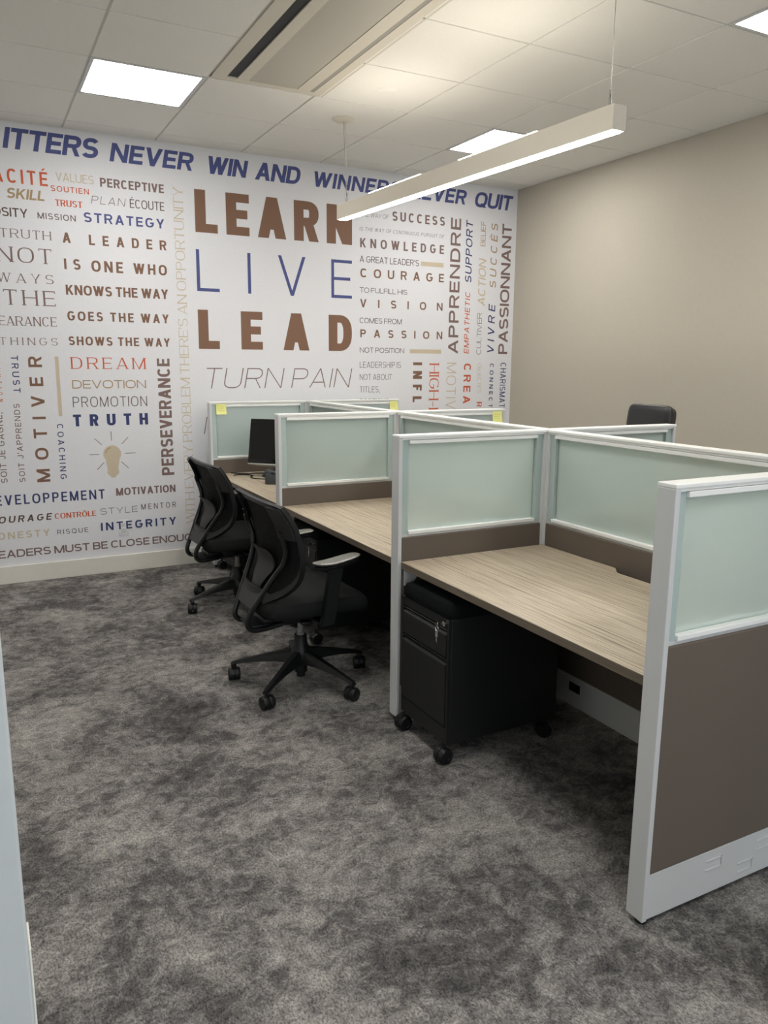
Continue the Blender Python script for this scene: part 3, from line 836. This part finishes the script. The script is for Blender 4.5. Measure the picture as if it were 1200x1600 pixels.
# ---------------------------------------------------------------- mesh task chair
def pad(bm, ax, ay, az, toe, grow, th):
    rings = []
    for z, ins in ((az-th, .014), (az-th+.004, .004), (az-.004, .0), (az, .006), (az+.001, .02)):
        ring = []
        for k in range(40):
            a = 2*math.pi*k/40; c, s2 = math.cos(a), math.sin(a)
            px = (.150-ins+grow)*math.copysign(abs(c)**.55, c); py = (.044-ins*.8+grow)*math.copysign(abs(s2)**.7, s2)*(1-.35*px)
            q = Matrix.Rotation(toe, 2)@Vector((px, py))
            ring.append((q.x+ax+.005, q.y+ay, z+.012*(px/.15)**2*(1 if px < 0 else .3)))
        rings.append(ring)
    loft(bm, rings)
def build_chair(loc, rz, label, base_rot):
    t = thing('office_chair', label, 'chair', loc, rz, None)
    rot = []
    # five-arm base
    bm = BM()
    lathe(bm, [(.0001, .032), (.021, .032), (.022, .034), (.022, .055), (.032, .058), (.034, .10), (.050, .108), (.054, .150), (.046, .178), (.034, .205), (.031, .250), (.0001, .250)], 32)
    hub = obj('base_hub', bm, 'black_plastic', t, True)
    bm = BM(); box(bm, .052, .0555, -.020, .020, .112, .165, .003, 2, 0, Matrix.Rotation(R(-103), 4, 'Z') @ Matrix.Translation((0, 0, 0))); obj('hub_tag', bm, 'dark_plastic', hub)
    for k in range(5):
        ang = R(3.7+72*k+base_rot)
        bm = BM()
        rings = []
        for r, zt, zb, w in ((.025, .172, .105, .036), (.06, .172, .106, .034), (.12, .158, .108, .029), (.20, .137, .104, .0245), (.28, .116, .094, .0215), (.325, .103, .086, .020), (.352, .094, .072, .019)):
            ring = []
            for y, z in ((-w, zb+.006), (-w*.8, zt-.012), (-w*.45, zt), (w*.45, zt), (w*.8, zt-.012), (w, zb+.006), (w*.6, zb), (-w*.6, zb)):
                ring.append((r, y*(1.0), z))
            rings.append(ring)
        loft(bm, rings)
        cyl(bm, (.340, 0, .066), (.340, 0, .088), .0125)
        bmesh.ops.rotate(bm, verts=bm.verts, cent=(0, 0, 0), matrix=Matrix.Rotation(ang, 3, 'Z'))
        obj('base_arm', bm, 'black_plastic', t, True)
        o = obj('castor', castor_bm(.0325, .058), 'black_plastic', t, True)
        o.location = (.340*math.cos(ang), .340*math.sin(ang), 0)
        o.rotation_euler = (0, 0, ang+R([70, 35, 110, 60, 95][k]))
    bm = BM(); cyl(bm, (0, 0, .245), (0, 0, .262), .019); cyl(bm, (0, 0, .26), (0, 0, .335), .0145); obj('gas_lift', bm, 'silver', t, True)
    # mechanism under the seat
    bm = BM()
    box(bm, -.13, .14, -.085, .085, .335, .405, .018, 3); box(bm, -.22, -.10, -.075, .075, .350, .385, .012, 3)
    cyl(bm, (-.05, -.16, .375), (-.05, .16, .375), .009); box(bm, -.075, -.02, -.20, -.155, .366, .380, .004)
    cyl(bm, (.07, .08, .37), (.07, .21, .362), .006); box(bm, .045, .10, .20, .26, .355, .367, .004)
    obj('tilt_mechanism', bm, 'black_plastic', t, True)
    # seat
    bm = BM(); rings = []
    for z, ins, sh in ((.402, .10, 0), (.398, .05, 0), (.405, .018, 0), (.425, .002, 0), (.455, .0, 0), (.480, .008, 0), (.495, .028, 0), (.503, .07, 0), (.505, .13, 0)):
        ring = []
        for k in range(64):
            a = 2*math.pi*k/64; c, s = math.cos(a), math.sin(a)
            px = (.265-ins)*math.copysign(abs(c)**.32, c); py = (.262-ins)*math.copysign(abs(s)**.32, s)
            dz = -.035*max(0, (px-.12)/.15)**2 + .012*(abs(py)/.26)**2
            ring.append((px+.015, py*(1+.03*px), z+dz))
        rings.append(ring)
    loft(bm, rings); obj('seat', bm, 'seat_cloth', t, True)
    # back: profile of the side edges (x by height), half width, bow of the centre
    PX = [(.487, -.235), (.515, -.205), (.54, -.177), (.58, -.142), (.62, -.122), (.67, -.113), (.72, -.115), (.79, -.128), (.857, -.146), (.91, -.176), (.952, -.205)]
    PW = [(.487, .150), (.515, .205), (.54, .245), (.58, .280), (.62, .298), (.67, .306), (.72, .308), (.79, .308), (.857, .306), (.91, .304), (.952, .300)]
    def interp(Tb, z):
        for (a, p), (b_, q) in zip(Tb, Tb[1:]):
            if z <= b_: u = (z-a)/(b_-a); return p+(q-p)*max(0, min(1, u))
        return Tb[-1][1]
    def bpt(u, z, off=0.0):
        bow = .050*math.sin(math.pi*max(0, min(1, (z-.44)/.58)))
        return Vector((interp(PX, z)-bow*(1-u*u)+off, u*interp(PW, z), z))
    ZS = [.487+(.952-.487)*i/26 for i in range(27)]
    bm = BM(); nu = 20
    G = [[bm.verts.new(bpt(-.97+1.94*j/nu, z)) for j in range(nu+1)] for z in ZS]
    for a, b_ in zip(G, G[1:]):
        for j in range(nu): bm.faces.new((a[j], a[j+1], b_[j+1], b_[j]))
    bm.normal_update()
    bmesh.ops.solidify(bm, geom=bm.faces[:], thickness=.0022)
    obj('back_mesh', bm, 'net', t, True)
    # frame round the mesh
    per = [bpt(-1, z) for z in ZS] + [bpt(-1+2*j/16, .952) for j in range(1, 16)] + [bpt(1, z) for z in reversed(ZS)] + [bpt(1-2*j/12, .487) for j in range(1, 12)]
    bm = BM(); n = len(per); rings = []
    for i in range(n):
        p = per[i]; d = (per[(i+1) % n]-per[i-1]).normalized()
        cen = Vector((p.x, 0, .73)); inn = (cen-p); inn = (inn-d*inn.dot(d)).normalized(); nn = d.cross(inn).normalized()
        wi = .030 if p.z < .93 else .016
        if p.z < .50: wi = .055
        ring = [p-inn*.004+nn*.012, p-inn*.004-nn*.012, p+inn*wi-nn*.006, p+inn*wi+nn*.006]
        rings.append(ring)
    rings.append(rings[0]); loft(bm, rings, False)
    obj('back_frame', bm, 'black_plastic', t, True)
    # corner plates and the two bent tubes
    for s in (-1, 1):
        bm = BM(); rings = []
        for i in range(8):
            z = .946-(.946-.800)*i/7; u1 = 1.0; u0 = .66+.03*(i/7)
            a, b_ = bpt(s*u1, z, -.010), bpt(s*u0, z, -.022)
            rings.append([a, b_, b_+Vector((-.016, 0, 0)), a+Vector((-.014, 0, 0))])
        loft(bm, rings); obj('corner_plate', bm, 'black_plastic', t, True)
        pts = [(-.186, .236, .835), (-.176, .232, .80), (-.158, .222, .735), (-.162, .200, .675), (-.189, .170, .62), (-.222, .145, .56), (-.252, .122, .50), (-.282, .100, .445), (-.300, .092, .405), (-.304, .090, .375), (-.292, .089, .352), (-.265, .088, .340), (-.21, .086, .341), (-.13, .084, .350)]
        bm = BM(); tube(bm, smooth_path([(x, s*y, z) for x, y, z in pts], 5), .0135, 12)
        obj('back_tube', bm, 'tube_black', t, True)
    # yoke between the tubes and the lumbar plate above it
    bm = BM(); rings = []
    for x, z, w in ((-.238, .530, .122), (-.262, .490, .112), (-.286, .447, .098)):
        rings.append([(x-.004, -w, z+.003), (x-.004, w, z+.003), (x+.014, w, z-.006), (x+.014, -w, z-.006)])
    loft(bm, rings); obj('yoke', bm, 'dark_plastic', t, True)
    bm = BM(); rings = []
    for x, z, w in [(q.x, q.z, q.y) for q in smooth_path([(-.212, .106, .722), (-.190, .108, .695), (-.176, .108, .660), (-.180, .102, .625), (-.205, .078, .585), (-.222, .058, .550), (-.234, .050, .515), (-.240, .048, .500)], 4)]:
        rings.append([(x, -w, z), (x-.006, -w*.5, z), (x-.008, 0, z), (x-.006, w*.5, z), (x, w, z), (x+.008, w, z), (x+.002, 0, z), (x+.008, -w, z)])
    loft(bm, rings); obj('lumbar_plate', bm, 'dark_plastic', t, True)
    bm = BM(); box(bm, -.285, -.16, -.078, .078, .345, .357, .004); obj('tube_plate', bm, 'dark_plastic', t, True)
    # arms
    for s, az, ax, ay, toe in ((-1, .690, .062, -.285, R(24)), (1, .700, .055, .300, R(4))):
        bm = BM()
        tz = az-.022
        loft(bm, [[(x0-.030, ay-.018*1, z), (x0+.030, ay-.018, z), (x0+.030, ay+.018, z), (x0-.030, ay+.018, z)] for x0, z in ((.012, .385), (.020, .42), (ax, tz))])
        y0 = ay-s*.02
        box(bm, -.015, .04, min(y0, s*.10), max(y0, s*.10), .378, .392, .004)
        pad(bm, ax, ay, az-.016, toe, -.006, .020)
        ar = obj('armrest', bm, 'black_plastic', t, True)
        bm = BM()
        pad(bm, ax, ay, az, toe, 0, .014)
        obj('arm_pad', bm, 'arm_pad', ar, True)['label'] = 'smooth grey arm pad'
    return t
ch1 = build_chair((1.346, 3.44, 0), R(1.5), 'black mesh-back office chair at the middle desk, nearer the camera', 0)
ch2 = build_chair((1.456, 4.842, 0), R(2.8), 'black mesh-back office chair at the monitor desk, nearer the lettered wall', -27)

# ---------------------------------------------------------------- tall leather chair behind the dividers
def rounded_slab(bm, w, h, d, bulge, mtx, p=.30):
    rings = []
    for i in range(13):
        f = -1+2*i/12
        yy = d/2*f; ins = .035*(abs(f)**4)
        ring = []
        for k in range(56):
            a = 2*math.pi*k/56; c, s = math.cos(a), math.sin(a)
            ring.append(mtx @ Vector(((w/2-ins)*math.copysign(abs(c)**p, c), yy, (h/2-ins)*math.copysign(abs(s)**p, s))))
        rings.append(ring)
    loft(bm, rings)
def leather_chair(loc, rz):
    t = thing('executive_chair', 'tall black leather chair on the far side, its headrest above the divider', 'chair', loc, rz)
    bm = BM(); rounded_slab(bm, .52, .46, .10, 0, Matrix.Translation((.0, .27, .76)) @ Matrix.Rotation(R(-9), 4, 'X'))
    obj('backrest', bm, 'leather', t, True)
    bm = BM(); rounded_slab(bm, .345, .40, .050, 0, Matrix.Translation((0, .335, 1.145)) @ Matrix.Rotation(R(-6), 4, 'X'), .22)
    hd = obj('headrest', bm, 'leather', t, True)
    bm = BM(); rounded_slab(bm, .325, .38, .036, 0, Matrix.Translation((0, .374, 1.142)) @ Matrix.Rotation(R(-6), 4, 'X'), .22)
    obj('headrest_back', bm, 'leather', hd, True)
    bm = BM(); rounded_slab(bm, .52, .50, .12, 0, Matrix.Translation((0, -.02, .49)) @ Matrix.Rotation(R(90), 4, 'X'))
    obj('seat', bm, 'leather', t, True)
    for s in (-1, 1):
        bm = BM(); tube(bm, smooth_path([(s*.24, .20, .45), (s*.30, .18, .60), (s*.30, .10, .68), (s*.30, -.12, .68), (s*.29, -.20, .60), (s*.24, -.16, .44)], 5), .02, 10)
        obj('armrest', bm, 'black_plastic', t, True)
    bm = BM(); lathe(bm, [(.0001, .06), (.035, .06), (.045, .12), (.03, .20), (.028, .43), (.0001, .43)], 24); obj('base_hub', bm, 'black_plastic', t, True)
    for k in range(5):
        a = R(72*k+15)
        bm = BM(); tube(bm, [(0, 0, .12), (.17*math.cos(a), .17*math.sin(a), .105), (.32*math.cos(a), .32*math.sin(a), .08)], [.03, .026, .018], 10); obj('base_arm', bm, 'black_plastic', t, True)
        o = obj('castor', castor_bm(.029, .05), 'black_plastic', t, True); o.location = (.315*math.cos(a), .315*math.sin(a), 0)
    return t
leather_chair((3.28, 3.44, 0), R(-90))

# ---------------------------------------------------------------- hanging linear lamp
PX0, PX1 = 2.203, 2.268
PY0, PY1 = 2.372, 4.885
def lamp_z(y): return 2.446 + (y-PY0)*(2.497-2.446)/(PY1-PY0)
pend = thing('pendant_light', 'long white linear lamp hanging on thin cables over the desks', 'pendant light', ((PX0+PX1)/2, (PY0+PY1)/2, 2.47))
pl = tuple(pend.location)
def bar(bm, x0, x1, y0, y1, dz0, dz1):
    loft(bm, [[(x0, y, lamp_z(y)+dz0), (x1, y, lamp_z(y)+dz0), (x1, y, lamp_z(y)+dz1), (x0, y, lamp_z(y)+dz1)] for y in (y0, y1)])
bm = BM()
bar(bm, PX0, PX0+.004, PY0+.003, PY1-.003, 0, .090); bar(bm, PX1-.004, PX1, PY0+.003, PY1-.003, 0, .090)
bar(bm, PX0+.004, PX1-.004, PY0+.003, PY1-.003, .020, .075)
obj('housing', bm, 'housing', pend, origin=pl)
for y in (PY0, PY1-.003):
    bm = BM(); bar(bm, PX0, PX1, y, y+.003, 0, .090); obj('end_cap', bm, 'housing', pend, origin=pl)
bm = BM(); bar(bm, PX0+.0045, PX1-.0045, PY0+.02, PY1-.02, -.002, .018); obj('downlight_lens', bm, 'line_down', pend, origin=pl)
for a, b in ((2.831, 3.437), (3.811, 4.425)):
    bm = BM(); bar(bm, PX0+.002, PX1-.002, a, b, .0905, .0945); obj('uplight_lens', bm, 'line_up', pend, origin=pl)
CX = 2.236
for y in (4.80, 2.430):
    z0 = lamp_z(y)+.090
    bm = BM(); tube(bm, [(CX+.006, y, z0-.004), (CX+.006, y, z0+.035), (CX, y, z0+.047), (CX-.006, y, z0+.035), (CX-.006, y, z0-.004)], .0016, 8)
    tube(bm, [(CX, y, z0+.046), (CX, y, z0+.066)], .004, 10); obj('cable_hook', bm, 'steel_wire', pend, True, origin=pl)
    bm = BM()
    tube(bm, [(CX, y, z0+.06), (CX if y < 4 else 2.245, y if y < 4 else 4.87, H-.002)], .0013, 8); obj('suspension_cable', bm, 'steel_wire', pend, True, origin=pl)
bm = BM(); lathe(bm, [(.0001, -.022), (.018, -.021), (.050, -.016), (.072, -.004), (.072, 0)], 40, c=(2.25, 4.888, H)); obj('canopy', bm, 'vent_white', pend, True, origin=pl)
bm = BM(); lathe(bm, [(.0001, -.005), (.012, -.005), (.012, 0)], 20, c=(CX, 2.43, H)); obj('cable_anchor', bm, 'vent_white', pend, True, origin=pl)
bm = BM(); tube(bm, [(2.256, 4.87, H-.02), (2.244, 4.82, lamp_z(4.81)+.088)], .0028, 8); obj('power_cord', bm, 'wire_white', pend, True, origin=pl)

# ---------------------------------------------------------------- monitor, telephone, cables
def monitor(loc, rz):
    t = thing('monitor', 'black flat monitor on the far desk, tilted back', 'monitor', loc, rz)
    Mx = Matrix.Translation((0, 0, .262)) @ Matrix.Rotation(R(-13), 4, 'X')   # faces -Y, top leans back
    W, Hh = .215, .165
    bm = BM(); box(bm, -W, W, -.012, .018, -Hh, Hh, .004, 2, 0, Mx); box(bm, -W*.8, W*.8, .018, .045, -Hh*.7, Hh*.7, .012, 2, 0, Mx)
    obj('casing', bm, 'bezel', t, True)
    bm = BM(); box(bm, -W+.018, W-.018, -.0132, -.0118, -Hh+.030, Hh-.018, 0, 1, 0, Mx); obj('screen', bm, 'screen', t)
    bm = BM()
    rings = []
    for i in range(13):
        x = -W+2*W*i/12; d = .012*(1-(x/W)**2)
        rings.append([Mx @ Vector(q) for q in ((x, -.012, -Hh-.001), (x, -.016, -Hh-.006-d*.6), (x, .0, -Hh-.012-d), (x, .016, -Hh-.004))])
    loft(bm, rings); obj('chin', bm, 'silver', t, True)
    lg = BM()
    def fl(pts):
        f = lg.faces.new([lg.verts.new(Mx @ Vector((x, -.0124, z))) for x, z in pts])
    fl([(.020-.0065*math.cos(R(a)), -Hh+.015+.0065*math.sin(R(a))) for a in range(0, 360, 20)])
    x = .030
    for chh in 'LG':
        for P in glyph_polys(chh, .72, (1, .2, .18, 0, 0)): fl([(x+a*.011, -Hh+.0095+b*.011) for a, b in P])
        x += .011
    obj('badge', lg, 'silver', t)
    bm = BM(); tube(bm, [(0, .035, .262), (0, .055, .14), (0, .045, .012)], [.022, .022, .026], 12, flat=1.6); obj('stand_neck', bm, 'bezel', t, True)
    bm = BM()
    lathe(bm, [(.0001, 0), (.112, 0), (.115, .004), (.108, .012), (.04, .018), (.0001, .018)], 40); bmesh.ops.scale(bm, verts=bm.verts, vec=(1.1, .85, 1)); bmesh.ops.translate(bm, verts=bm.verts, vec=(0, .02, 0))
    obj('stand_foot', bm, 'bezel', t, True)
    return t
mon = monitor((1.960, 5.435, DZ), R(-42))
def phone(loc, rz):
    t = thing('desk_phone', 'dark grey desk telephone at the front of the monitor', 'telephone', loc, rz)
    bm = BM(); prism(bm, [(-.10, .012), (-.10, .0), (.10, .0), (.10, .075), (.085, .082), (-.09, .024)], -.085, .085, plane='yz', bev=.004); obj('body', bm, 'phone', t, True)
    bm = BM()
    for i in range(3):
        for j in range(4):
            y = -.055+j*.024; z = .036+(y+.055)*.33
            box(bm, .0+i*.022, .014+i*.022, y, y+.012, z-.001, z+.006, .002)
    obj('keypad', bm, 'dark_plastic', t)
    bm = BM(); box(bm, -.005, .07, .045, .085, .076, .085, .003, 2, 0, Matrix.Translation((0, 0, .0))); obj('display', bm, 'screen', t)
    bm = BM(); Mh = Matrix.Translation((-.055, 0, .062)) @ Matrix.Rotation(R(18), 4, 'X')
    box(bm, -.018, .018, -.10, .10, 0, .016, .007, 3, 0, Mh); box(bm, -.022, .022, -.11, -.06, -.022, .006, .008, 3, 0, Mh); box(bm, -.022, .022, .06, .11, -.022, .006, .008, 3, 0, Mh)
    obj('handset', bm, 'phone', t, True)
    return t
phone((1.885, 5.135, DZ), R(55))
bm = BM(); zc = DZ+.0048
tube(bm, smooth_path([(1.70, 5.755, zc), (1.745, 5.70, zc), (1.80, 5.655, zc), (1.86, 5.665, zc), (1.93, 5.64, zc), (2.03, 5.605, zc), (2.10, 5.66, zc), (2.18, 5.62, zc), (2.26, 5.70, zc)], 9), .0042, 8)
c1 = obj('monitor_cable', bm, 'black', None, True); tag(c1, 'black cable looping over the far desk behind the monitor', 'cable')
bm = BM()
tube(bm, smooth_path([(1.845, 5.33, zc), (1.80, 5.37, zc), (1.765, 5.43, zc), (1.775, 5.50, zc), (1.81, 5.55, zc), (1.785, 5.60, zc), (1.73, 5.64, zc), (1.68, 5.62, zc)], 9), .0038, 8)
c2 = obj('loose_cable', bm, 'black', None, True); tag(c2, 'black cable lying on the far desk left of the monitor stand', 'cable')

# ---------------------------------------------------------------- yellow notes stuck on the glass
def note(x, y, z, label):
    t = thing('sticky_note', label, 'sticky note', (x, y, z), 0, 'yellow notes on the glass')
    bm = BM(); rings = []
    for i in range(9):
        u = i/8; zz = -.077*u; yy = -.0012-.012*u**3
        rings.append([(-.0385, yy, zz), (.0385, yy, zz), (.0385, yy-.0006, zz), (-.0385, yy-.0006, zz)])
    loft(bm, rings); obj('paper', bm, 'note', t, True)
    bm = BM()
    for k, zz in enumerate((-.022, -.036, -.050)):
        yy = -.0020-.012*(zz/-.077)**3
        box(bm, -.028, .024-.012*(k % 2), yy-.0007, yy-.0002, zz-.0009, zz+.0009)
    obj('pencil_lines', bm, 'pencil', t)
    return t
note(1.647, YD+.002, 1.264, 'yellow sticky note on the left end of the partition behind the monitor')
note(3.128, YD+.002, 1.266, 'yellow sticky note on the far side partition closest to the lettered wall')
note(3.114, YC+.002, 1.266, 'yellow sticky note on the right end of the second partition from the lettered wall')
